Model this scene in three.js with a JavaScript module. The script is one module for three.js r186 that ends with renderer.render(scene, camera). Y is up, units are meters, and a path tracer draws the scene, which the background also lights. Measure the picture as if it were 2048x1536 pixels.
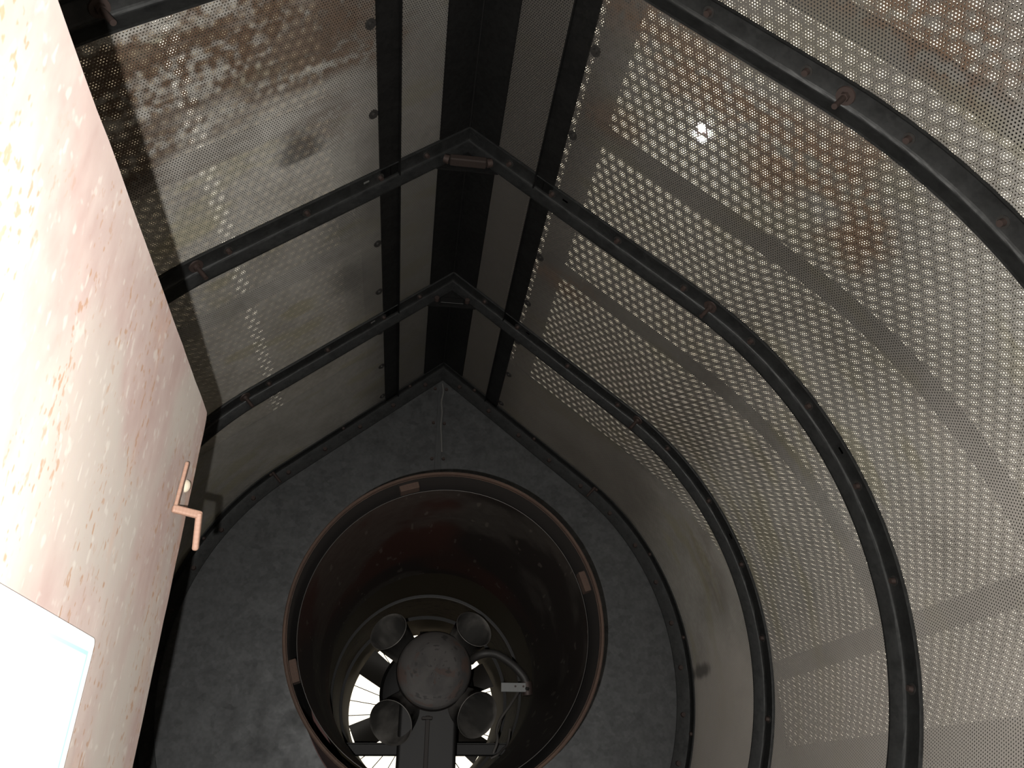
import * as THREE from 'three';
import { mergeGeometries, toCreasedNormals } from 'three/addons/utils/BufferGeometryUtils.js';
import { RoundedBoxGeometry } from 'three/addons/geometries/RoundedBoxGeometry.js';

// ---------------------------------------------------------------- camera, sky, sun, flash, exposure
// Axes: z runs along the plenum, from its far end wall (z = 0) towards the camera; x = y = 0 is the middle of its round body.
const scene = new THREE.Scene();
const camera = new THREE.PerspectiveCamera(2 * Math.atan(768 / 1470) * 180 / Math.PI, 2048 / 1536, 0.02, 400);
const EYE = new THREE.Vector3(-0.0748, -0.3279, 2.3111);
camera.position.copy(EYE);
camera.rotation.set(0.5125, -0.1405, -0.0059, 'YXZ');
camera.updateMatrixWorld(true);

const renderer = new THREE.WebGLRenderer();
renderer.toneMapping = THREE.LinearToneMapping;
renderer.toneMappingExposure = 1.0;
renderer.shadowMap.enabled = true;

const SUN = new THREE.Vector3(0.3283, 0.7234, -0.6074).normalize();
{ // hazy bright sky with the glow of the sun
  const W = 2048, H = 1024, d = new Float32Array(W * H * 4);
  for (let j = 0; j < H; j++) {
    const el = ((j + 0.5) / H - 0.5) * Math.PI, y = Math.sin(el), c = Math.cos(el);
    for (let i = 0; i < W; i++) {
      const az = ((i + 0.5) / W - 0.5) * 2 * Math.PI, x = Math.cos(az) * c, z = Math.sin(az) * c, o = (j * W + i) * 4;
      const th = Math.acos(Math.min(1, x * SUN.x + y * SUN.y + z * SUN.z)) * 180 / Math.PI;
      const h = Math.max(0, y), base = 1.5 + 0.25 * Math.pow(1 - h, 3);
      const wide = 1.6 * Math.exp(-th / 32), mid = 9 * Math.exp(-th / 2.4), core = 60000 * Math.exp(-Math.pow(th / 0.36, 4));
      d[o] = base * 1.0 + wide * 1.0 + mid * 1.0 + core;
      d[o + 1] = base * 0.93 + wide * 0.8 + mid * 0.86 + core * 0.96;
      d[o + 2] = base * 0.79 + wide * 0.45 + mid * 0.6 + core * 0.88;
      d[o + 3] = 1;
    }
  }
  const t = new THREE.DataTexture(d, W, H, THREE.RGBAFormat, THREE.FloatType);
  t.mapping = THREE.EquirectangularReflectionMapping; t.magFilter = THREE.LinearFilter; t.needsUpdate = true;
  scene.background = t;
}
const sun = new THREE.DirectionalLight(new THREE.Color(1, 0.95, 0.86), 1.0);
sun.name = 'sun'; sun.position.copy(SUN).multiplyScalar(20); sun.castShadow = true;
Object.assign(sun.shadow.camera, { left: -4, right: 4, top: 4, bottom: -4, near: 1, far: 50 }); sun.shadow.mapSize.set(2048, 2048);
scene.add(sun, sun.target);

// the flash of the hand-held camera: a small hard source 3 cm to the left of and below the lens
const flash = new THREE.SpotLight(new THREE.Color(1, 0.97, 0.93), 6.3, 0, 1.3, 0.35, 2);
flash.name = 'camera_flash';
flash.position.copy(new THREE.Vector3(-0.0245, -0.0195, 0.004).applyQuaternion(camera.quaternion).add(EYE));
flash.target.position.copy(new THREE.Vector3(-0.1, -0.05, -1.5).applyQuaternion(camera.quaternion).add(EYE));
flash.castShadow = true; flash.shadow.radius = 0.12; flash.shadow.mapSize.set(2048, 2048); flash.shadow.camera.near = 0.05;
scene.add(flash, flash.target);

// ---------------------------------------------------------------- helpers
let seed = 7;
const rnd = () => { seed = (seed * 1664525 + 1013904223) >>> 0; return seed / 4294967296; };
const hash = (x, y, s) => { let h = (x * 374761393 + y * 668265263 + s * 2147483647) | 0; h = Math.imul(h ^ (h >>> 13), 1274126177); return ((h ^ (h >>> 16)) >>> 0) / 4294967296; };
const sm = (t) => t * t * (3 - 2 * t);
const clamp = (x, a = 0, b = 1) => Math.min(b, Math.max(a, x));
const step = (a, b, x) => sm(clamp((x - a) / (b - a)));
function noise(x, y, s = 0, wx = 0, wy = 0) { // value noise, repeating every wx, wy cells when given
  const ix = Math.floor(x), iy = Math.floor(y), fx = sm(x - ix), fy = sm(y - iy);
  const m = (a, w) => (w ? ((a % w) + w) % w : a);
  const a = hash(m(ix, wx), m(iy, wy), s), b = hash(m(ix + 1, wx), m(iy, wy), s), c = hash(m(ix, wx), m(iy + 1, wy), s), d = hash(m(ix + 1, wx), m(iy + 1, wy), s);
  return (a + (b - a) * fx) * (1 - fy) + (c + (d - c) * fx) * fy;
}
const fbm = (x, y, s = 0, n = 4, w = 0, h = 0) => { let v = 0, a = 0.5, f = 1, t = 0; for (let i = 0; i < n; i++) { v += a * noise(x * f, y * f, s + i, w * f, h * f); t += a; a *= 0.5; f *= 2; } return v / t; };
const mix = (a, b, t) => a.map((v, i) => v + (b[i] - v) * t);
const toS = (v) => { v = clamp(v); return Math.round(255 * (v <= 0.0031308 ? 12.92 * v : 1.055 * Math.pow(v, 1 / 2.4) - 0.055)); };
function colorTexture(w, h, fn) { // fn(x, y in 0..1) -> linear rgb
  const d = new Uint8Array(w * h * 4);
  for (let j = 0; j < h; j++) for (let i = 0; i < w; i++) { const c = fn((i + 0.5) / w, (j + 0.5) / h), o = (j * w + i) * 4; d[o] = toS(c[0]); d[o + 1] = toS(c[1]); d[o + 2] = toS(c[2]); d[o + 3] = 255; }
  const t = new THREE.DataTexture(d, w, h); t.colorSpace = THREE.SRGBColorSpace; t.magFilter = t.minFilter = THREE.LinearFilter; t.wrapS = t.wrapT = THREE.RepeatWrapping; t.needsUpdate = true; return t;
}
function valueTexture(w, h, fn) {
  const d = new Uint8Array(w * h * 4);
  for (let j = 0; j < h; j++) for (let i = 0; i < w; i++) { const v = Math.round(255 * clamp(fn((i + 0.5) / w, (j + 0.5) / h))), o = (j * w + i) * 4; d[o] = d[o + 1] = d[o + 2] = v; d[o + 3] = 255; }
  const t = new THREE.DataTexture(d, w, h); t.magFilter = t.minFilter = THREE.LinearFilter; t.wrapS = t.wrapT = THREE.RepeatWrapping; t.needsUpdate = true; return t;
}
const rep = (t, x, y, ox = 0, oy = 0) => { const c = t.clone(); c.repeat.set(x, y); c.offset.set(ox, oy); c.needsUpdate = true; return c; };
const rgb = (r, g, b) => new THREE.Color().setRGB(r, g, b);

const taken = new Map();
const numbered = (n) => { const k = taken.get(n) ?? 0; taken.set(n, k + 1); return k ? `${n}_${String(k).padStart(3, '0')}` : n; };
function mesh(name, geo, mat, parent) {
  const m = new THREE.Mesh(geo, mat); m.castShadow = m.receiveShadow = true;
  m.name = parent ? name : numbered(name); (parent ?? scene).add(m); return m;
}
function group(name, parent) { const g = new THREE.Group(); g.name = parent ? name : numbered(name); (parent ?? scene).add(g); return g; }
const thing = (o, label, category, grp) => { o.userData.label = label; o.userData.category = category; if (grp) o.userData.group = grp; return o; };
const struct = (o, label, category) => { o.userData.kind = 'structure'; o.userData.label = label; o.userData.category = category; return o; };

// The teardrop section: a circle with two straight roof slopes tangent to it. u is the length along the skin from the ridge (right side +).
const AL = 0.6993;
class Section {
  constructor(R, cy) { this.R = R; this.cy = cy; this.uT = R * Math.tan(AL); this.uMax = this.uT + R * (Math.PI - AL); }
  at(u, off = 0) { // off: distance inwards. Returns [x, y]
    const s = Math.sign(u) || 1, a = Math.abs(u);
    if (a <= this.uT) {
      const ax = Math.cos(AL) * a, ay = this.R / Math.cos(AL) - Math.sin(AL) * a;
      return [s * (ax - off * Math.sin(AL)), ay - off * Math.cos(AL) + this.cy];
    }
    const t = AL + (a - this.uT) / this.R;
    return [s * Math.sin(t) * (this.R - off), Math.cos(t) * (this.R - off) + this.cy];
  }
  frame(u) { const t = Math.abs(u) <= this.uT ? AL : AL + (Math.abs(u) - this.uT) / this.R, s = Math.sign(u) || 1; return { n: new THREE.Vector3(-s * Math.sin(t), -Math.cos(t), 0), t: new THREE.Vector3(s * Math.cos(t), -Math.sin(t), 0) }; }
}
const IN = new Section(0.8, 0), OUT = new Section(1.13, -0.11);

// a grid of points as a geometry with uv
function grid(nu, nv, fn, uvfn, flip) {
  const p = [], uv = [], ix = [];
  for (let j = 0; j <= nv; j++) for (let i = 0; i <= nu; i++) { p.push(...fn(i / nu, j / nv)); uv.push(...uvfn(i / nu, j / nv)); }
  for (let j = 0; j < nv; j++) for (let i = 0; i < nu; i++) { const a = j * (nu + 1) + i, b = a + 1, c = a + nu + 1, d = c + 1; flip ? ix.push(a, c, b, b, c, d) : ix.push(a, b, c, b, d, c); }
  const g = new THREE.BufferGeometry();
  g.setAttribute('position', new THREE.Float32BufferAttribute(p, 3)); g.setAttribute('uv', new THREE.Float32BufferAttribute(uv, 2)); g.setIndex(ix); g.computeVertexNormals(); return g;
}
// a plate bent along the section: |u| in [u0, u1], z in [z0, z1], between depths o0 and o1 from the skin
function bent(sec, side, u0, u1, z0, z1, o0, o1, wob = 0) {
  const nu = Math.max(2, Math.ceil((u1 - u0) / 0.03)), nv = wob ? Math.max(2, Math.ceil((z1 - z0) / 0.06)) : 1, U = (a) => side * (u0 + (u1 - u0) * a), Z = (b) => z0 + (z1 - z0) * b;
  const w = (u, z) => wob * (fbm(u * 3 + 11, z * 4 + 5, side > 0 ? 3 : 9, 3) - 0.5);
  const P = (a, b, o) => { const u = U(a), z = Z(b), q = sec.at(u, o + w(u, z)); return [q[0], q[1], z]; };
  const uvf = (a, b) => [u0 + (u1 - u0) * a, Z(b)];
  const parts = [grid(nu, nv, (a, b) => P(a, b, o1), uvf, side < 0), grid(nu, nv, (a, b) => P(a, b, o0), uvf, side > 0)];
  if (!wob) {
    for (const b of [0, 1]) parts.push(grid(nu, 1, (a, k) => P(a, b, o0 + (o1 - o0) * k), (a, k) => [u0 + (u1 - u0) * a, Z(b) + k * Math.abs(o1 - o0)], (b === 1) !== (side < 0)));
    for (const a of [0, 1]) parts.push(grid(nv, 1, (b, k) => P(a, b, o0 + (o1 - o0) * k), (b, k) => [u0 + (u1 - u0) * a + k * Math.abs(o1 - o0), Z(b)], (a === 0) !== (side < 0)));
  }
  return mergeGeometries(parts);
}
// a strip with the given (depth, z) profile swept along the section
function swept(sec, side, u0, u1, prof, closed = true, crease = 0.6) {
  const n = Math.ceil((u1 - u0) / 0.02), m = prof.length + (closed ? 1 : 0), p = [], uv = [], ix = [];
  for (let i = 0; i <= n; i++) {
    let l = 0;
    for (let j = 0; j < m; j++) {
      const [o, z] = prof[j % prof.length], start = u0 === 0 ? o * Math.tan(AL) : u0, u = start + (u1 - start) * (i / n), q = sec.at(side * Math.max(u, 1e-6), o);
      if (j) l += Math.hypot(prof[j % prof.length][0] - prof[j - 1][0], prof[j % prof.length][1] - prof[j - 1][1]);
      p.push(q[0], q[1], z); uv.push(u, l);
    }
  }
  for (let i = 0; i < n; i++) for (let j = 0; j < m - 1; j++) { const a = i * m + j, b = a + 1, c = a + m, d = c + 1; side > 0 ? ix.push(a, c, b, b, c, d) : ix.push(a, b, c, b, d, c); }
  const g = new THREE.BufferGeometry();
  g.setAttribute('position', new THREE.Float32BufferAttribute(p, 3)); g.setAttribute('uv', new THREE.Float32BufferAttribute(uv, 2)); g.setIndex(ix); g.computeVertexNormals();
  return toCreasedNormals(g, crease);
}
const AX = [0.0105, -0.0095]; // axis of the burner and fan
function lathe(pts, seg = 96, at = AX) { const g = new THREE.LatheGeometry(pts.map(([r, z]) => new THREE.Vector2(r, z)), seg); g.rotateX(Math.PI / 2); g.translate(at[0], at[1], 0); return toCreasedNormals(g, 0.5); }
const tube = (pts, r, seg = 48, rs = 10) => new THREE.TubeGeometry(new THREE.CatmullRomCurve3(pts.map((p) => new THREE.Vector3(...p))), seg, r, rs, false);
function rod(a, b, r0, r1 = r0, seg = 12, open = false) {
  const A = new THREE.Vector3(...a), B = new THREE.Vector3(...b), L = A.distanceTo(B), g = new THREE.CylinderGeometry(r1, r0, L, seg, 1, open);
  g.translate(0, L / 2, 0); g.applyQuaternion(new THREE.Quaternion().setFromUnitVectors(new THREE.Vector3(0, 1, 0), B.clone().sub(A).normalize())); g.translate(...a); return g;
}
const box = (x, y, z, w, h, d, r = 0.003) => new RoundedBoxGeometry(w, h, d, 2, Math.min(r, w / 2.1, h / 2.1, d / 2.1)).translate(x, y, z);

// ---------------------------------------------------------------- materials
const PITCH = 0.0053;
const holeTile = valueTexture(64, 111, (x, y) => { // one staggered pair of round holes; black is open
  let d = 9; const cx = x, cy = y * Math.sqrt(3);
  for (const [hx, hy] of [[0, 0], [1, 0], [0, 1], [1, 1], [0.5, 0.5]]) d = Math.min(d, Math.hypot(cx - hx, cy - hy * Math.sqrt(3)));
  return 0.5 + (d - 0.272) * 6;
});
const holes = (ox = 0, oy = 0) => rep(holeTile, 1 / PITCH, 1 / (PITCH * Math.sqrt(3)), ox, oy);

// stains and tone changes on the inner skin: u across (0 .. 2.7 m), z along (0 .. 3.4 m)
const SU = 2.7, SZ = 3.4;
function skinColor(spots, s, tone, sheets) {
  return colorTexture(1024, 1024, (x, y) => {
    const u = x * SU, z = y * SZ, g = fbm(u * 9, z * 9, s, 4), fine = fbm(u * 90, z * 90, s + 20, 3), streak = fbm(u * 5, z * 46, s + 40, 4), big = fbm(u * 4 + 2, z * 3, s + 80, 4);
    let c = mix([0.165, 0.156, 0.138], [0.315, 0.305, 0.28], clamp(0.2 + 0.9 * g + 0.5 * (fine - 0.5)));
    c = mix(c, [0.235, 0.22, 0.145], step(0.55, 0.75, fbm(u * 6 + 3, z * 18, s + 60, 4)) * 0.6);
    for (const [edge, soft, col, amount, sign] of tone) { // blotchy tone: darker towards the ridge, paler low on the right
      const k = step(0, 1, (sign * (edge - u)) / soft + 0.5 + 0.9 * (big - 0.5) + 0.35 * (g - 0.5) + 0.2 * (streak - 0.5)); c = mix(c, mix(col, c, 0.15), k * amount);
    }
    const tn = z > 1.638 ? sheets[0] : z > 1.087 ? sheets[1] : z > 0.538 ? sheets[2] : sheets[3]; c = c.map((v) => v * tn); // each sheet gets its own tone factor
    let k = 0;
    let soot = 0;
    for (const [su, sz, ru, rz, a, black] of spots) { const q = Math.hypot((u - su) / ru, (z - sz) / rz); const v = a * step(1.25, 0.35, q + 1.1 * (streak - 0.5) + 0.9 * (g - 0.5)); if (black) soot = Math.max(soot, v); else k = Math.max(k, v); }
    c = mix(c, [0.05, 0.047, 0.044], soot);
    k *= step(0.28, 0.55, streak * 0.6 + fine * 0.45);
    return mix(c, mix([0.055, 0.034, 0.021], [0.115, 0.073, 0.047], fine), clamp(k));
  });
}
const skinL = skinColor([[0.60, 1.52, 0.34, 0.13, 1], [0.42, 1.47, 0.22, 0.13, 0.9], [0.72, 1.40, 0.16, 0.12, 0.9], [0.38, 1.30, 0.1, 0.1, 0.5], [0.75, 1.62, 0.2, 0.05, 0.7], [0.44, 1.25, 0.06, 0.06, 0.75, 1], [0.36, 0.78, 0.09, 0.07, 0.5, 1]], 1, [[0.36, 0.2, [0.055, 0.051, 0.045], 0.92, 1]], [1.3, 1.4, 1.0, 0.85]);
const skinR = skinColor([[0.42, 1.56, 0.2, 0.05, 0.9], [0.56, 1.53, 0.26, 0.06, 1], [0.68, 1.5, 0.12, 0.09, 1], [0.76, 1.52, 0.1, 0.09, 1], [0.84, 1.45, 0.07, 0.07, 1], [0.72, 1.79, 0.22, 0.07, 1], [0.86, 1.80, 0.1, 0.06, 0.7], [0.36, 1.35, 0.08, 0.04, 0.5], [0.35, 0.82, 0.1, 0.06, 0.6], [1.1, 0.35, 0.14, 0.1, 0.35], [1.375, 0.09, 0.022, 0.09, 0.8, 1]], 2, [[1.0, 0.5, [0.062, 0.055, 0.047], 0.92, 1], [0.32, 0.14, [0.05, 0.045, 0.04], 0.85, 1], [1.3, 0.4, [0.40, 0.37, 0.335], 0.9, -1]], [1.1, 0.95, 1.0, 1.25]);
const perf = (map, name) => new THREE.MeshStandardMaterial({ name, map: rep(map, 1 / SU, 1 / SZ), alphaMap: holes(), alphaTest: 0.5, roughness: 0.7, metalness: 0.15, side: THREE.DoubleSide });
const M = {};
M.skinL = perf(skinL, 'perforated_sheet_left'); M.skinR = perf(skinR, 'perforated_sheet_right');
M.skinOut = new THREE.MeshStandardMaterial({ name: 'outer_perforated_sheet', color: rgb(0.26, 0.25, 0.23), alphaMap: holes(0.3, 0.2), alphaTest: 0.5, roughness: 0.6, metalness: 0.3, side: THREE.DoubleSide });
const spangle = (lo, hi, s) => colorTexture(512, 512, (x, y) => { // zinc crystals: angular patches of slightly different grey
  let best = 9, id = 0; const N = 26, gx = x * N, gy = y * N, ix = Math.floor(gx), iy = Math.floor(gy);
  for (let a = -1; a <= 1; a++) for (let b = -1; b <= 1; b++) { const cx = (ix + a + N) % N, cy = (iy + b + N) % N, dx = ix + a + hash(cx, cy, s) - gx, dy = iy + b + hash(cx, cy, s + 1) - gy, q = Math.abs(dx) + Math.abs(dy) * 1.3; if (q < best) { best = q; id = hash(cx, cy, s + 2); } }
  const st = fbm(x * 5, y * 5, s + 5, 4, 5, 5), sp = fbm(x * 60, y * 60, s + 9, 2, 60, 60);
  return mix(lo, hi, clamp(0.18 + 0.26 * id + 0.25 * st + 0.35 * (sp - 0.5)));
});
const galvMap = spangle([0.05, 0.052, 0.053], [0.125, 0.128, 0.13], 3), galvRough = valueTexture(256, 256, (x, y) => 0.42 + 0.3 * fbm(x * 8, y * 8, 31, 4, 8, 8));
M.galv = new THREE.MeshStandardMaterial({ name: 'galvanised_steel', map: rep(galvMap, 2.2, 2.2), roughnessMap: rep(galvRough, 3, 3), roughness: 1, metalness: 0.72 });
M.rib = new THREE.MeshStandardMaterial({ name: 'galvanised_angle', color: rgb(0.44, 0.44, 0.43), map: rep(galvMap, 4, 4), roughnessMap: rep(galvRough, 5, 5), roughness: 1, metalness: 0.8 });
M.cap = new THREE.MeshStandardMaterial({ name: 'dark_steel', map: rep(galvMap, 4, 4), color: rgb(0.35, 0.34, 0.33), roughness: 0.5, metalness: 0.85 });
M.bolt = new THREE.MeshStandardMaterial({ name: 'rusty_bolt', color: rgb(0.045, 0.031, 0.027), roughness: 0.6, metalness: 0.4 });
M.zincBolt = new THREE.MeshStandardMaterial({ name: 'dull_bolt', color: rgb(0.06, 0.057, 0.054), roughness: 0.45, metalness: 0.7 });
const rustMap = colorTexture(512, 512, (x, y) => { const a = fbm(x * 10, y * 10, 50, 5, 10, 10), b = fbm(x * 64, y * 64, 55, 3, 64, 64); return mix(mix([0.04, 0.02, 0.015], [0.115, 0.06, 0.038], clamp(a * 1.3 - 0.1)), [0.15, 0.115, 0.085], step(0.58, 0.75, b) * 0.7); });
M.rust = new THREE.MeshStandardMaterial({ name: 'rusted_steel', map: rep(rustMap, 3, 3), color: rgb(0.48, 0.48, 0.47), roughness: 0.85, metalness: 0.1, bumpMap: rep(rustMap, 3, 3), bumpScale: 0.001 });
M.darkRust = new THREE.MeshStandardMaterial({ name: 'dark_rusted_steel', map: rep(rustMap, 5, 5), color: rgb(0.16, 0.15, 0.15), roughness: 0.8 });
M.redPaint = new THREE.MeshStandardMaterial({ name: 'red_primer', color: rgb(0.07, 0.017, 0.012), roughness: 0.6, metalness: 0.1 });
M.soot = new THREE.MeshStandardMaterial({ name: 'sooty_steel', color: rgb(0.028, 0.024, 0.022), roughness: 0.7, metalness: 0.3 });
const oliveMap = colorTexture(512, 512, (x, y) => { const a = fbm(x * 12, y * 4, 70, 4, 12, 4), b = fbm(x * 90, y * 24, 75, 3, 90, 24); return mix(mix([0.022, 0.018, 0.011], [0.04, 0.033, 0.02], a), [0.012, 0.009, 0.007], step(0.62, 0.7, b)); });
M.olive = new THREE.MeshPhysicalMaterial({ name: 'olive_paint', map: oliveMap, roughness: 0.9, specularIntensity: 0.25 });
M.oliveClean = new THREE.MeshPhysicalMaterial({ name: 'olive_paint_plain', color: rgb(0.026, 0.021, 0.012), roughness: 0.9, specularIntensity: 0.25 });
const scaleMap = colorTexture(512, 512, (x, y) => { const a = fbm(x * 6, y * 6, 90, 5), b = fbm(x * 22, y * 22, 95, 4), r = fbm(x * 9 + 3, y * 9, 99, 4); let c = mix([0.06, 0.055, 0.053], [0.17, 0.157, 0.148], step(0.25, 0.75, a * 0.8 + b * 0.2)); c = mix(c, [0.16, 0.075, 0.045], step(0.6, 0.72, r) * 0.7); return mix(c, [0.025, 0.02, 0.018], step(0.66, 0.76, b) * 0.8); });
M.scale = new THREE.MeshStandardMaterial({ name: 'heat_scaled_steel', map: scaleMap, color: rgb(0.25, 0.245, 0.24), roughness: 0.6, metalness: 0.3, bumpMap: scaleMap, bumpScale: 0.0005 });
M.nozzle = new THREE.MeshStandardMaterial({ name: 'dusty_nozzle_steel', map: colorTexture(256, 256, (x, y) => mix([0.04, 0.038, 0.035], [0.16, 0.15, 0.138], step(0.3, 0.7, fbm(x * 5, y * 4, 300, 5, 5, 0)))), roughness: 0.6, metalness: 0.25, side: THREE.DoubleSide });
M.black = new THREE.MeshStandardMaterial({ name: 'black_steel', color: rgb(0.008, 0.0075, 0.007), roughness: 0.6, metalness: 0.2 });
M.blade = new THREE.MeshStandardMaterial({ name: 'fan_blade_paint', color: rgb(0.035, 0.031, 0.026), roughness: 0.55, metalness: 0.2 });
M.rubber = new THREE.MeshStandardMaterial({ name: 'conduit_rubber', color: rgb(0.02, 0.0185, 0.017), roughness: 0.6 });
M.wire = new THREE.MeshStandardMaterial({ name: 'dusty_cable', color: rgb(0.045, 0.041, 0.037), roughness: 0.7 });
M.bracket = new THREE.MeshStandardMaterial({ name: 'zinc_bracket', map: rep(galvMap, 6, 6), color: rgb(1.9, 1.9, 1.85), roughness: 0.6, metalness: 0.2 });
M.caulk = new THREE.MeshStandardMaterial({ name: 'sealant', color: rgb(0.1, 0.1, 0.095), roughness: 0.5 });
M.ground = new THREE.MeshStandardMaterial({ name: 'dry_ground', map: rep(colorTexture(256, 256, (x, y) => mix([0.2, 0.165, 0.125], [0.34, 0.29, 0.23], fbm(x * 16, y * 16, 120, 4, 16, 16))), 30, 30), roughness: 0.95 });
M.fibre = new THREE.MeshPhysicalMaterial({ name: 'dimming_fibreglass', color: rgb(0.6, 0.56, 0.49), transmission: 0.7, roughness: 1, thickness: 0, side: THREE.DoubleSide });

// ---------------------------------------------------------------- the plenum shell
const ZR = [1.658, 1.107, 0.558], ZB = 3.3;                 // near edges of the ribs; rear end behind the camera
const bays = [[ZR[0] - 0.02, ZB], [ZR[1] - 0.02, ZR[0] - 0.02], [ZR[2] - 0.02, ZR[1] - 0.02], [-0.02, ZR[2] - 0.02]];
const DOOR = { z0: 2.42, z1: 3.2, in0: 1.2, in1: 2.1, out0: 1.45, out1: 2.5 };
const T = 0.0007;                                             // sheet thickness
for (const [name, side, mat] of [['wall_left', -1, M.skinL], ['wall_right', 1, M.skinR]]) {
  const w = struct(group(name), side < 0 ? 'perforated grey sheet wall curving up on the left, with rust stains' : 'perforated sheet wall curving round on the right, daylight shining through', 'wall');
  for (const [z0, z1] of bays) {
    const door = side < 0 && z1 === ZB; // the access opening beside the camera
    for (const [u0, u1, a, b] of door ? [[0.215, IN.uMax, z0, DOOR.z0], [0.215, DOOR.in0, DOOR.z0, DOOR.z1], [DOOR.in1, IN.uMax, DOOR.z0, DOOR.z1], [0.215, IN.uMax, DOOR.z1, z1]] : [[0.215, IN.uMax, z0, z1]])
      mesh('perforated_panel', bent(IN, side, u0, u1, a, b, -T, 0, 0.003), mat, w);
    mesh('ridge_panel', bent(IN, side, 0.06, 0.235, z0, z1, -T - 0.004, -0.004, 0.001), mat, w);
  }
}
{ // solid ridge cap: two bent plates meeting in a fold
  const c = struct(group('ceiling'), 'dark folded ridge cap running along the peak of the plenum', 'ridge cap');
  for (const side of [-1, 1]) mesh('ridge_plate', swept(IN, side, 0, 0.09, [[0.0, ZB], [0.0, 0], [0.003, 0], [0.003, ZB]]), M.cap, c);
  mesh('ridge_weld', rod([0, IN.at(0, 0.005)[1] - 0.0015, 0.0], [0, IN.at(0, 0.005)[1] - 0.0015, ZB], 0.0026, 0.0026, 8), M.cap, c);
}
for (const side of [-1, 1]) { // straps over the lap between ridge sheet and wall sheet
  const t = struct(group(side < 0 ? 'trim_1' : 'trim_2'), side < 0 ? 'dark steel strap along the roof, left of the ridge' : 'dark steel strap along the roof, right of the ridge', 'strap');
  mesh('strap', bent(IN, side, 0.209, 0.257, 0, ZB, 0.0005, 0.005), M.cap, t);
  mesh('strap_lip', bent(IN, side, 0.207, 0.2095, 0, ZB, 0.0005, 0.012), M.cap, t);
  for (let z = 0.06; z < 2.1; z += 0.2) {
    if (ZR.some((r) => z > r - 0.06 && z < r + 0.02)) continue;
    const [x, y] = IN.at(side * 0.268, 0), { n } = IN.frame(side * 0.268), a = [x, y, z], e = (k) => [x + n.x * k, y + n.y * k, z];
    mesh('washer', rod(a, e(0.002), 0.011, 0.011, 18), M.zincBolt, t);
    mesh('bolt', rod(a, e(0.006), 0.0062, 0.0055, 10), M.zincBolt, t);
  }
}
{ // far end wall: two sheets lapped in the middle, an opening for the burner
  const w = struct(group('wall_far'), 'dark galvanised end wall closing the teardrop-shaped plenum', 'wall');
  for (const side of [-1, 1]) {
    const s = new THREE.Shape(), N = 60; s.moveTo(0, IN.at(0, -0.02)[1]);
    for (let i = 1; i <= N; i++) { const q = IN.at(side * IN.uMax * i / N, -0.02); s.lineTo(side * Math.max(0, side * q[0]), q[1]); }
    const yb = AX[1] - Math.sqrt(0.3705 ** 2 - AX[0] ** 2), yt = AX[1] + Math.sqrt(0.3705 ** 2 - AX[0] ** 2);
    s.lineTo(0, yb);
    const a0 = Math.atan2(yb - AX[1], -AX[0]), a1 = Math.atan2(yt - AX[1], -AX[0]);
    for (let i = 1; i < 40; i++) { let d = a1 - a0; if (side > 0) { if (d < 0) d += 2 * Math.PI; } else if (d > 0) d -= 2 * Math.PI; const a = a0 + d * i / 40; s.lineTo(AX[0] + 0.3705 * Math.cos(a), AX[1] + 0.3705 * Math.sin(a)); }
    s.lineTo(0, yt);
    const g = new THREE.ExtrudeGeometry(s, { depth: 0.003, bevelEnabled: false }); g.translate(0, 0, side < 0 ? -0.003 : -0.0045);
    mesh('end_sheet', g, M.galv, w);
  }
  mesh('lap_strip', box(-0.003, 0.645, 0.002, 0.022, 0.58, 0.004, 0.001), M.galv, w);
  mesh('sealant_bead', tube([[0.0, 0.965, 0.005], [0.004, 0.93, 0.006], [-0.001, 0.89, 0.006], [0.003, 0.85, 0.005], [0.001, 0.8, 0.005], [0.006, 0.74, 0.0045], [0.008, 0.7, 0.004]], 0.0035, 60, 8), M.caulk, w);
  for (const [x, y] of [[-0.025, 0.945], [0.015, 0.945], [-0.025, 0.81], [0.013, 0.809], [-0.024, 0.674], [0.015, 0.676]]) mesh('screw', rod([x, y, 0], [x, y, 0.006], 0.0058, 0.005, 10), M.bolt, w);
}
{ // angle round the edge of the end wall
  const t = struct(group('trim_3'), 'bolted galvanised angle round the edge of the end wall', 'flange');
  for (const side of [-1, 1]) {
    mesh('edge_angle', swept(IN, side, 0, 2.3, [[0.001, 0.03], [0.001, 0.0005], [0.048, 0.0005], [0.048, 0.0045], [0.013, 0.0045], [0.0085, 0.0055], [0.006, 0.0085], [0.005, 0.012], [0.005, 0.03]]), M.rib, t);
    for (let k = 0; k < 14; k++) {
      const u = 0.105 + k * 0.1385, [x, y] = IN.at(side * u, 0.03);
      mesh('bolt', rod([x, y, 0.004], [x, y, 0.012], 0.0078, 0.0065, 8), M.bolt, t);
      if (k % 2 === 0) { const v = u + 0.05, q = IN.at(side * v, 0.001), { n } = IN.frame(side * v); mesh('bolt', rod([q[0], q[1], 0.018], [q[0] + n.x * 0.011, q[1] + n.y * 0.011, 0.018], 0.0065, 0.0055, 8), M.bolt, t); }
    }
    const q = IN.at(side * 0.70, 0.004), { n } = IN.frame(side * 0.70);
    mesh('long_bolt', rod([q[0], q[1], 0.018], [q[0] + n.x * 0.045, q[1] + n.y * 0.045, 0.018], 0.005, 0.0046, 10), M.bolt, t);
  }
}
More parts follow.
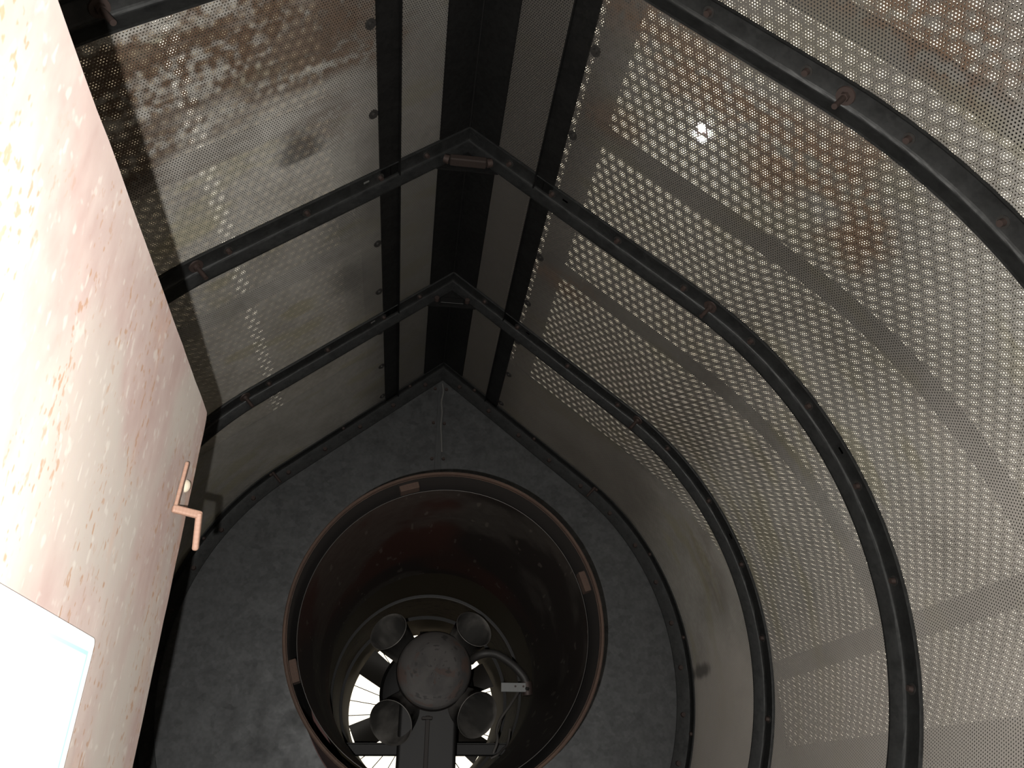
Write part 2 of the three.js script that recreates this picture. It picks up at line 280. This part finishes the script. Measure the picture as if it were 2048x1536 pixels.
{ // rear closure, behind the camera
  const s = new THREE.Shape(), N = 120; for (let i = 0; i <= N; i++) { const q = IN.at(IN.uMax * (2 * i / N - 1) || 1e-6, -0.004); i ? s.lineTo(q[0], q[1]) : s.moveTo(q[0], q[1]); }
  const g = new THREE.ExtrudeGeometry(s, { depth: 0.004, bevelEnabled: false }); g.translate(0, 0, ZB);
  struct(mesh('wall_near', g, M.galv), 'plain galvanised rear end wall of the plenum', 'wall');
}

// ---------------------------------------------------------------- arch ribs
const headU = [0.131, 0.259, 0.447, 0.629, 0.813, 0.992, 1.175, 1.36, 1.545, 1.73, 1.915], LONG = 0.699;
const ribLabels = ['nearest galvanised angle rib, cut off by the top of the picture', 'middle galvanised angle rib, with a rusty block at its peak', 'farthest galvanised angle rib, nearest to the end wall'];
ZR.forEach((zn, k) => {
  const r = thing(group('arch_rib'), ribLabels[k], 'rib', 'arch ribs of the plenum');
  const W = 0.043, H = 0.034, t = 0.004, prof = [[0.001, zn], [0.001, zn - W], [H, zn - W], [H, zn - W + t], [0.011, zn - W + t], [0.0078, zn - W + t + 0.0012], [0.0058, zn - W + t + 0.0035], [0.005, zn - W + t + 0.0065], [0.005, zn - 0.004], [0.0075, zn - 0.0005], [0.0065, zn]];
  for (const side of [-1, 1]) {
    mesh('arch_angle', swept(IN, side, 0, 2.3, prof), M.rib, r);
    for (const u of headU) {
      const q = IN.at(side * u, 0.0045), { n } = IN.frame(side * u), z = zn - 0.0215, e = (d) => [q[0] + n.x * d, q[1] + n.y * d, z];
      mesh('washer', rod(e(0), e(0.0018), 0.0098, 0.0098, 16), M.zincBolt, r);
      mesh('bolt', rod(e(0.0018), e(0.009), 0.0062, 0.0052, 8), M.bolt, r);
    }
    const q = IN.at(side * LONG, 0.0045), { n } = IN.frame(side * LONG), z = zn - 0.0225, e = (d) => [q[0] + n.x * d, q[1] + n.y * d, z];
    const lb = mesh('long_bolt', rod(e(0.002), e(0.038), 0.005, 0.0046, 12), M.bolt, r);
    mesh('nut', rod(e(0.003), e(0.009), 0.008, 0.007, 6), M.bolt, lb); mesh('washer', rod(e(0), e(0.003), 0.0155, 0.0145, 20), M.bolt, lb);
    for (const u of [0.295, 1.1]) { const s = IN.at(side * u, 0.0052), f = IN.frame(side * u); const g = new THREE.BoxGeometry(0.014, 0.0016, 0.004); g.applyMatrix4(new THREE.Matrix4().makeBasis(f.t, f.n, new THREE.Vector3(0, 0, 1)).setPosition(s[0], s[1], zn - 0.017)); mesh('tag', g, M.caulk, r); }  // pale plates standing in for the slots of the rib
  }
  const yp = IN.at(0, 0)[1]; // the joint at the peak
  const plate = new THREE.Shape(); plate.moveTo(-0.072, yp - 0.103); plate.lineTo(0.072, yp - 0.103); plate.lineTo(0.05, yp - 0.072); plate.lineTo(0, yp - 0.03); plate.lineTo(-0.05, yp - 0.072); plate.closePath();
  const pg = new THREE.ExtrudeGeometry(plate, { depth: 0.004, bevelEnabled: false }); pg.translate(0, 0, zn - W - 0.0045); mesh('peak_gusset', pg, M.cap, r);
  if (k < 2) {
    const b = mesh('peak_block', box(0, yp - 0.088, zn - W + 0.014, 0.085, 0.017, 0.024, 0.004), M.darkRust, r);
    for (const s of [-1, 1]) mesh('nut', rod([s * 0.043, yp - 0.088, zn - W + 0.014], [s * 0.055, yp - 0.084, zn - W + 0.014], 0.0115, 0.0105, 6), M.bolt, b);
  } else {
    mesh('peak_strip', box(0, yp - 0.086, zn - W + 0.007, 0.07, 0.02, 0.005, 0.002), M.cap, r);
    for (const s of [-1, 1]) mesh('bolt', rod([s * 0.045, yp - 0.083, zn - W + 0.002], [s * 0.045, yp - 0.083, zn - W + 0.014], 0.008, 0.007, 8), M.bolt, r);
  }
});

// ---------------------------------------------------------------- the outer screen round the grain column
const hoopZ = [1.60, 1.085, 0.555];
for (const [name, side] of [['wall_outer_left', -1], ['wall_outer_right', 1]]) {
  const w = struct(group(name), side < 0 ? 'outer perforated screen seen through the holes of the left wall' : 'outer perforated screen seen against the sky through the right wall', 'screen');
  const cuts = [-0.12, 0.0, 0.555, 1.085, 1.6, 2.35, ZB];
  for (let i = 0; i + 1 < cuts.length; i++) mesh('screen_panel', bent(OUT, side, 0.37, side < 0 && i === cuts.length - 2 ? DOOR.out0 : 2.03, cuts[i], cuts[i + 1], 0, 0.0008, 0.006), M.skinOut, w);
  mesh('added_end_cover', bent(OUT, side, 0.37, 2.03, -2.2, -0.1, 0.001, 0.004), M.galv, w);  // added opaque sheet, keeps daylight out of the farthest bay
  mesh('skirt_sheet', bent(OUT, side, 2.02, OUT.uMax - 0.3, -2.2, side < 0 ? 2.35 : ZB, -0.002, 0.002), M.galv, w);
  if (side > 0) mesh('screen_panel', bent(OUT, side, 0.26, 0.37, -0.12, ZB, 0, 0.0008, 0.004), M.skinOut, w);
  for (const [a, b, z] of side > 0 ? [[0, 0.27, -2.2], [0.35, 0.435, -2.2], [0.27, 0.35, -2.2, -0.1]].map((q) => [q[0], q[1], [q[2], q[3] ?? ZB]]) : [[0, 0.435, [-2.2, ZB]]]) mesh('eave_sheet', bent(OUT, side, a, b, z[0], z[1], -0.006, -0.003), M.galv, w);
}
hoopZ.forEach((z, k) => {
  const h = thing(group('outer_hoop'), ['hoop of the outer screen showing as a dark band above the nearest rib', 'hoop of the outer screen showing as a dark band between the nearest and middle ribs', 'hoop of the outer screen showing as a dark band between the middle and farthest ribs'][k], 'hoop', 'hoops of the outer screen');
  for (const side of [-1, 1]) mesh('hoop_strip', bent(OUT, side, 0.37, 2.3, z - 0.028, z + 0.028, 0.002, 0.006), M.galv, h);
});
thing(mesh('outer_rail', bent(OUT, 1, 1.775, 1.832, -0.9, ZB, 0.007, 0.011), M.galv), 'straight rail of the outer screen showing as a band low on the right', 'rail');
{ // added sheets dimming the sky behind the left screen, except at a bright gap
  const c = thing(group('added_dimming_cover'), 'added translucent sheets dimming the sky behind the left outer screen, a bright gap between them', 'cover');
  for (const [a, b, z] of [[0.37, 0.724, ZB], [0.764, 2.2, 2.35]]) mesh('added_dimming_sheet', bent(OUT, -1, a, b, -0.9, z, -0.0125, -0.012), M.fibre, c);
}
{ const g = new THREE.PlaneGeometry(160, 160); g.rotateX(-Math.PI / 2); g.translate(0, -1.75, 0); struct(mesh('ground', g, M.ground), 'dry bare ground around the dryer', 'ground'); }

// ---------------------------------------------------------------- burner housing
{
  const h = thing(group('burner_housing'), 'rusty double-walled burner tube sticking out of the end wall', 'burner tube');
  mesh('outer_casing', lathe([[0.368, 0.0], [0.3285, 0.742]]), M.redPaint, h);
  mesh('casing_lining', lathe([[0.3215, 0.742], [0.350, 0.0]]), M.soot, h);
  mesh('rim', lathe([[0.3225, 0.742], [0.3225, 0.7485], [0.324, 0.751], [0.3275, 0.751], [0.3297, 0.7485], [0.3297, 0.742], [0.3215, 0.742]]), M.rust, h);
  const dust = colorTexture(1024, 512, (x, y) => { // burnt dark red primer with patches of soot, a film of grain dust in blotches, small flakes of bare metal
    const n = fbm(x * 9, y * 4, 140, 5, 9, 0), f = fbm(x * 120, y * 50, 145, 3, 120, 0);
    let c = mix([0.012, 0.009, 0.008], [0.03, 0.011, 0.008], step(0.35, 0.6, fbm(x * 5 + 2, y * 2, 150, 3, 5, 0)));
    c = mix(c, mix([0.03, 0.026, 0.022], [0.055, 0.049, 0.042], f), step(0.5, 0.68, n) * 0.6);
    return mix(c, [0.09, 0.075, 0.066], step(0.76, 0.82, fbm(x * 110, y * 12, 160, 3, 110, 0)) * 0.5);
  });
  const lm = new THREE.MeshPhysicalMaterial({ name: 'sooty_dusty_liner', map: dust, roughness: 0.9, specularIntensity: 0.25, side: THREE.DoubleSide });
  const lg = new THREE.LatheGeometry([[0.296, 0], [0.2995, 0.2], [0.304, 0.45], [0.3078, 0.689]].map((p) => new THREE.Vector2(...p)), 120); lg.rotateX(Math.PI / 2); lg.translate(AX[0], AX[1], 0);
  const liner = mesh('liner', lg, lm, h);
  mesh('liner_edge', new THREE.TorusGeometry(0.308, 0.0009, 6, 140).translate(AX[0], AX[1], 0.6895), M.zincBolt, liner);
  for (const deg of [-18, 72, 162, -108]) { // spacers between casing and liner
    const g = box(0, 0, 0, 0.045, 0.0175, 0.028, 0.002), a = deg * Math.PI / 180; g.rotateZ(-a); g.translate(AX[0] + Math.sin(a) * 0.3165, AX[1] + Math.cos(a) * 0.3165, 0.708); mesh('spacer', g, M.rust, h);
  }
}
{ // fan housing behind the end wall
  const h = thing(group('fan_housing'), 'olive painted round fan housing at the far end of the burner tube', 'fan housing');
  mesh('heater_ring', lathe([[0.298, 0.0], [0.322, -0.02], [0.322, -0.39]]), M.oliveClean, h);
  mesh('joint_flange', lathe([[0.322, -0.39], [0.327, -0.395], [0.327, -0.405], [0.317, -0.408]]), M.black, h);
  mesh('joint_bead', new THREE.TorusGeometry(0.3175, 0.0025, 8, 120).translate(AX[0], AX[1], -0.411), M.zincBolt, h);
  mesh('fan_ring', lathe([[0.317, -0.41], [0.312, -0.7]]), M.olive, h);
  mesh('inner_groove', lathe([[0.312, -0.7], [0.318, -0.702], [0.318, -0.72], [0.303, -0.722]]), M.black, h);
  mesh('throat', lathe([[0.303, -0.722], [0.299, -0.8], [0.294, -1.0], [0.31, -1.02]]), M.oliveClean, h);
  mesh('outer_skin', lathe([[0.33, -1.02], [0.33, -0.008], [0.41, -0.008]]), M.redPaint, h);
}
{ // fan
  const f = thing(group('fan'), 'axial fan with wide flat blades behind the burner, backlit by the sky', 'fan');
  mesh('hub', lathe([[0.0, -0.80], [0.1, -0.80], [0.108, -0.81], [0.108, -0.95], [0.0, -0.95]], 48), M.black, f);
  for (let k = 0; k < 6; k++) {
    const a = (-55 + 60 * k) * Math.PI / 180, N = 10;
    const P = (i, j, s) => { const r = 0.1 + (0.285 - 0.1) * i, tw = 0.75 - 0.35 * i, w = 0.05 + 0.006 * i, c = (j - 0.5) * 2 * w; return [c * Math.cos(tw) + 0, r, -0.88 + c * Math.sin(tw) * 0.9 + 0.012 * (1 - 4 * (j - 0.5) ** 2) + s]; };
    const g = mergeGeometries([grid(N, 6, (i, j) => P(i, j, 0.0015), (i, j) => [i, j], true), grid(N, 6, (i, j) => P(i, j, -0.0015), (i, j) => [i, j], false)]);
    g.rotateZ(-a); g.translate(AX[0], AX[1], 0); mesh('blade', g, M.blade, f);
  }
}
{
  const m = thing(group('fan_motor'), 'dark round fan motor behind the burner head', 'motor');
  mesh('motor_body', lathe([[0, -0.42], [0.12, -0.42], [0.15, -0.43], [0.162, -0.45], [0.162, -0.74], [0, -0.74]], 64), M.black, m);
  mesh('motor_shaft', rod([AX[0], AX[1], -0.74], [AX[0], AX[1], -0.8], 0.02), M.zincBolt, m);
}
{ // wire guard
  const g = thing(group('fan_guard'), 'thin radial wire guard over the fan inlet', 'guard');
  for (let k = 0; k < 32; k++) { const a = k / 32 * 2 * Math.PI + 0.07; mesh('guard_wire', rod([AX[0] + 0.05 * Math.cos(a), AX[1] + 0.05 * Math.sin(a), -1.12], [AX[0] + 0.33 * Math.cos(a), AX[1] + 0.33 * Math.sin(a), -1.05], 0.0018, 0.0018, 6), M.black, g); }
  for (const r of [0.05, 0.33]) mesh('guard_ring', new THREE.TorusGeometry(r, 0.003, 6, 64).translate(AX[0], AX[1], r < 0.1 ? -1.12 : -1.05), M.black, g);
}
{ // burner head: a capped drum with four flared nozzles, carried on a sheet-metal post
  const b = thing(group('gas_burner'), 'burner head with a round scaled cap and four flared nozzles', 'burner');
  const C = [0.0125, -0.0095];
  mesh('cap', lathe([[0, 0.0835], [0.06, 0.083], [0.098, 0.0815], [0.1045, 0.078], [0.1075, 0.0715], [0.1075, 0.055]], 72, C), M.scale, b);
  mesh('drum', lathe([[0.104, 0.055], [0.1, 0.0], [0.1, -0.16], [0.06, -0.2], [0, -0.2]], 64, C), M.black, b);
  for (const [x, y] of [[-0.1245, 0.094], [0.124, 0.106], [-0.1, -0.147], [0.138, -0.126]]) {
    const dx = x - C[0], dy = y - C[1], L = Math.hypot(dx, dy), e = [dx / L, dy / L], start = [C[0] + e[0] * 0.055, C[1] + e[1] * 0.055, -0.085], end = [x, y, 0.072];
    const n = group('nozzle', b);
    const A = new THREE.Vector3(...start), B = new THREE.Vector3(...end), dir = B.clone().sub(A), len = dir.length(); dir.normalize();
    const mr = y < 0 ? 1.12 : 1.02, horn = new THREE.LatheGeometry([[0.03, 0], [0.038, len * 0.35], [0.048, len * 0.7], [0.0555, len], [0.0568, len + 0.001], [0.0558, len + 0.002], [0.052, len * 0.93], [0.0445, len * 0.66], [0.035, len * 0.33], [0.0275, 0]].map(([r, z]) => [r * mr, z]).map((p) => new THREE.Vector2(...p)), 40);
    horn.applyQuaternion(new THREE.Quaternion().setFromUnitVectors(new THREE.Vector3(0, 1, 0), dir)); horn.translate(...start);
    mesh('horn', toCreasedNormals(horn, 0.9), M.nozzle, n);
    mesh('jet', rod(start, [A.x + dir.x * 0.035, A.y + dir.y * 0.035, A.z + dir.z * 0.035], 0.022, 0.012), M.black, n);
  }
  const p = group('post', b);
  mesh('post_box', box(0.003, -0.185, -0.03, 0.165, 0.2, 0.11, 0.012), M.black, p);
  mesh('stiffener', box(0.002, -0.205, 0.029, 0.012, 0.16, 0.012, 0.002), M.soot, p);
  mesh('stiffener_lip', box(0.0, -0.132, 0.034, 0.03, 0.008, 0.02, 0.002), M.soot, p);
}
thing(mesh('motor_beam', mergeGeometries([box(0.015, -0.195, -0.3, 0.5, 0.034, 0.05, 0.004), box(0.015, -0.179, -0.272, 0.5, 0.004, 0.03, 0.001)]), M.black), 'horizontal dark steel beam crossing the burner tube below the head', 'beam');
{ // conduit with fitting, bracket and cables on the right side of the liner
  const c = thing(group('cable_conduit'), 'dark flexible conduit arching from the burner head to the tube wall', 'conduit');
  mesh('hose', tube([[0.1195, 0.02, 0.05], [0.128, 0.026, 0.075], [0.15, 0.034, 0.09], [0.185, 0.034, 0.09], [0.22, 0.018, 0.085], [0.25, -0.004, 0.08], [0.272, -0.03, 0.08], [0.278, -0.05, 0.08]], 0.0115, 70, 12), M.rubber, c);
  mesh('fitting', rod([0.277, -0.04, 0.08], [0.281, -0.075, 0.08], 0.017, 0.015, 10), M.bolt, c);
  const k = thing(group('bracket'), 'small pale zinc bracket beside the conduit fitting', 'bracket');
  mesh('bracket_plate', box(0.238, -0.0555, 0.094, 0.071, 0.024, 0.004, 0.001), M.bracket, k);
  for (const x of [0.243, 0.266]) mesh('hole_plug', rod([x, -0.053, 0.0955], [x, -0.053, 0.0975], 0.003), M.bolt, k);
  mesh('screw', rod([0.274, -0.058, 0.094], [0.28, -0.06, 0.099], 0.0045), M.zincBolt, k);
  const w1 = [[0.252, -0.068, 0.09], [0.225, -0.105, 0.11], [0.196, -0.143, 0.12], [0.186, -0.17, 0.13], [0.187, -0.195, 0.14], [0.176, -0.225, 0.14]];
  thing(mesh('cable', tube(w1, 0.004, 60, 8), M.wire), 'grey cable hanging from the pale bracket past the lower right nozzle', 'cable');
  const w2 = [[0.232, -0.16, 0.06], [0.222, -0.2, 0.08], [0.204, -0.215, 0.11], [0.186, -0.23, 0.14], [0.17, -0.237, 0.14]];
  thing(mesh('cable', tube(w2, 0.0032, 50, 8), M.wire), 'thin cable curving along the lower right of the tube liner', 'cable');
}

// ---------------------------------------------------------------- hatch door standing open beside the camera
{
  const d = thing(group('hatch_door'), 'rusty pink-painted steel hatch door standing brightly lit close on the left', 'hatch door');
  // local axes: a runs along the plate away from the camera, b up the front edge, n towards the inside of the plenum
  const at = (x, y, z) => new THREE.Vector3(x, y, z).add(EYE), corner = at(-0.2143, 0.3427, -0.7047);
  const n = new THREE.Vector3(0.99678, 0.00317, -0.0801).normalize(), b = at(-0.2143, 0.3427, -0.7047).sub(at(-0.21394, 0.0226, -0.7127)).normalize(), a = new THREE.Vector3().crossVectors(b, n).normalize();
  if (a.z > 0) a.negate();
  const basis = new THREE.Matrix4().makeBasis(a, b, new THREE.Vector3().crossVectors(a, b)), nz = new THREE.Vector3().crossVectors(a, b), sgn = nz.dot(n) > 0 ? 1 : -1;
  basis.setPosition(corner);
  const loc = (v) => v.clone().sub(corner), inPlane = (v) => [loc(v).dot(a), loc(v).dot(b)];
  const top = inPlane(at(-0.1764, 0.3199, -0.2338)), slope = top[1] / top[0];
  const s = new THREE.Shape(), E = 26; // worn front edge: slightly uneven
  s.moveTo(-0.62, slope * -0.62); for (let i = 1; i <= E; i++) s.lineTo(-0.62 + 0.616 * i / E, slope * (-0.62 + 0.616 * i / E) + (rnd() - 0.5) * 0.0012);
  for (let i = 0; i <= 40; i++) s.lineTo((rnd() - 0.5) * 0.0016, -0.006 - 0.66 * i / 40);
  s.lineTo(-0.62, -0.666); s.closePath();
  const g = new THREE.ExtrudeGeometry(s, { depth: 0.006, bevelEnabled: true, bevelSize: 0.0008, bevelThickness: 0.0008, bevelSegments: 1 });
  g.translate(0, 0, sgn > 0 ? -0.0068 : 0.0008); g.applyMatrix4(basis);
  const paint = colorTexture(1024, 1024, (x, y) => { // uv in metres, one tile is 0.5 m: pale pink chalked primer, grey patches, orange rust runs and pits
    const A = fbm(x * 8, y * 4, 200, 5, 8, 4), B = fbm(x * 60, y * 26, 205, 4, 60, 26), P = fbm(x * 150, y * 70, 210, 3, 150, 70), R = fbm(x * 10, y * 4, 215, 4, 10, 4), Gs = fbm(x * 6 + 1, y * 3, 220, 3, 6, 3);
    let c = mix([0.285, 0.205, 0.185], [0.375, 0.31, 0.28], clamp(A * 1.2 - 0.1 + (B - 0.5) * 0.7));
    c = mix(c, [0.335, 0.305, 0.27], step(0.5, 0.7, Gs) * 0.8);
    c = mix(c, [0.38, 0.22, 0.155], step(0.58, 0.78, R) * (0.25 + 0.4 * B));
    c = mix(c, [0.27, 0.155, 0.09], step(0.66, 0.76, P) * step(0.45, 0.65, R + 0.08) * 0.8);
    return mix(c, [0.44, 0.41, 0.37], step(0.68, 0.85, fbm(x * 110 + 7, y * 60, 225, 2, 110, 60)) * 0.45);
  });
  const dm = new THREE.MeshStandardMaterial({ name: 'rusty_pink_primer', map: rep(paint, 2, 2), roughness: 0.8, metalness: 0, bumpMap: rep(paint, 2, 2), bumpScale: 0.0006 });
  const em = new THREE.MeshStandardMaterial({ name: 'raw_plate_edge', color: rgb(0.3, 0.26, 0.2), roughness: 0.85 });
  mesh('door_plate', g, [dm, em], d);
  const on = (v, k) => v.clone().addScaledVector(n, k); // lifted off the plate
  // printed label near the bottom of the view
  const [lx, ly] = inPlane(at(-0.1992, 0.0905, -0.5266)), LW = 0.32, LH = 0.2, ls = new THREE.Shape(), cr = 0.006;
  ls.moveTo(lx - LW, ly - LH); ls.lineTo(lx - LW, ly); ls.lineTo(lx - cr, ly); ls.quadraticCurveTo(lx, ly, lx, ly - cr); ls.lineTo(lx, ly - LH); ls.closePath();
  const lg = new THREE.ExtrudeGeometry(ls, { depth: 0.0004, bevelEnabled: false });
  { const p = lg.attributes.position, uv = lg.attributes.uv; for (let i = 0; i < p.count; i++) uv.setXY(i, (p.getX(i) - lx) / LW + 1, (p.getY(i) - ly) / LH + 1); }
  lg.translate(0, 0, sgn > 0 ? 0.0009 : -0.0013); lg.applyMatrix4(basis);
  const lab = colorTexture(512, 320, (x, y) => { // white sheet with a blue-green border line
    const px = (1 - x) * LW, py = (1 - y) * LH, inner = px > 0.0085 && py > 0.0085 && !(px > 0.0115 && py > 0.0115);
    return inner ? [0.42, 0.66, 0.66] : [0.8, 0.81, 0.8];
  });
  const lb = mesh('label', lg, new THREE.MeshStandardMaterial({ name: 'label_print', map: lab, roughness: 0.4 }), d);
  lb.userData.label = 'white printed label with blue-green border line';
  // hook latch: a flat bar bent twice, riveted to the plate
  const hp = [at(-0.2075, 0.2672, -0.6557), at(-0.2065, 0.2213, -0.6478), at(-0.1888, 0.2207, -0.6596), at(-0.1901, 0.1955, -0.6741)];
  const bar = group('latch', d), seg = (p, q, w) => { const dir = q.clone().sub(p), L = dir.length(); dir.normalize(); const side = new THREE.Vector3().crossVectors(dir, n).normalize(), nn = new THREE.Vector3().crossVectors(side, dir); const gg = new RoundedBoxGeometry(w, L + w * 0.7, w * 0.75, 3, w * 0.3); gg.applyMatrix4(new THREE.Matrix4().makeBasis(side, dir, nn).setPosition(p.clone().add(q).multiplyScalar(0.5))); return gg; };
  mesh('latch_bar', mergeGeometries([seg(hp[0], hp[1], 0.0045), seg(hp[1], hp[2], 0.0072), seg(hp[2], hp[3], 0.0072)]), new THREE.MeshStandardMaterial({ name: 'rusty_latch', map: rep(rustMap, 8, 8), color: rgb(2.1, 2.2, 2.3), roughness: 0.7 }), bar);
  const rv = on(at(-0.212, 0.2548, -0.6797), 0), rg = new THREE.SphereGeometry(0.0045, 16, 10); rg.scale(1, 1.4, 1); rg.translate(rv.x, rv.y, rv.z); mesh('rivet', rg, em, bar);
}

scene.traverse((o) => { if (o.isMesh) { o.castShadow = true; o.receiveShadow = true; } });
renderer.render(scene, camera);
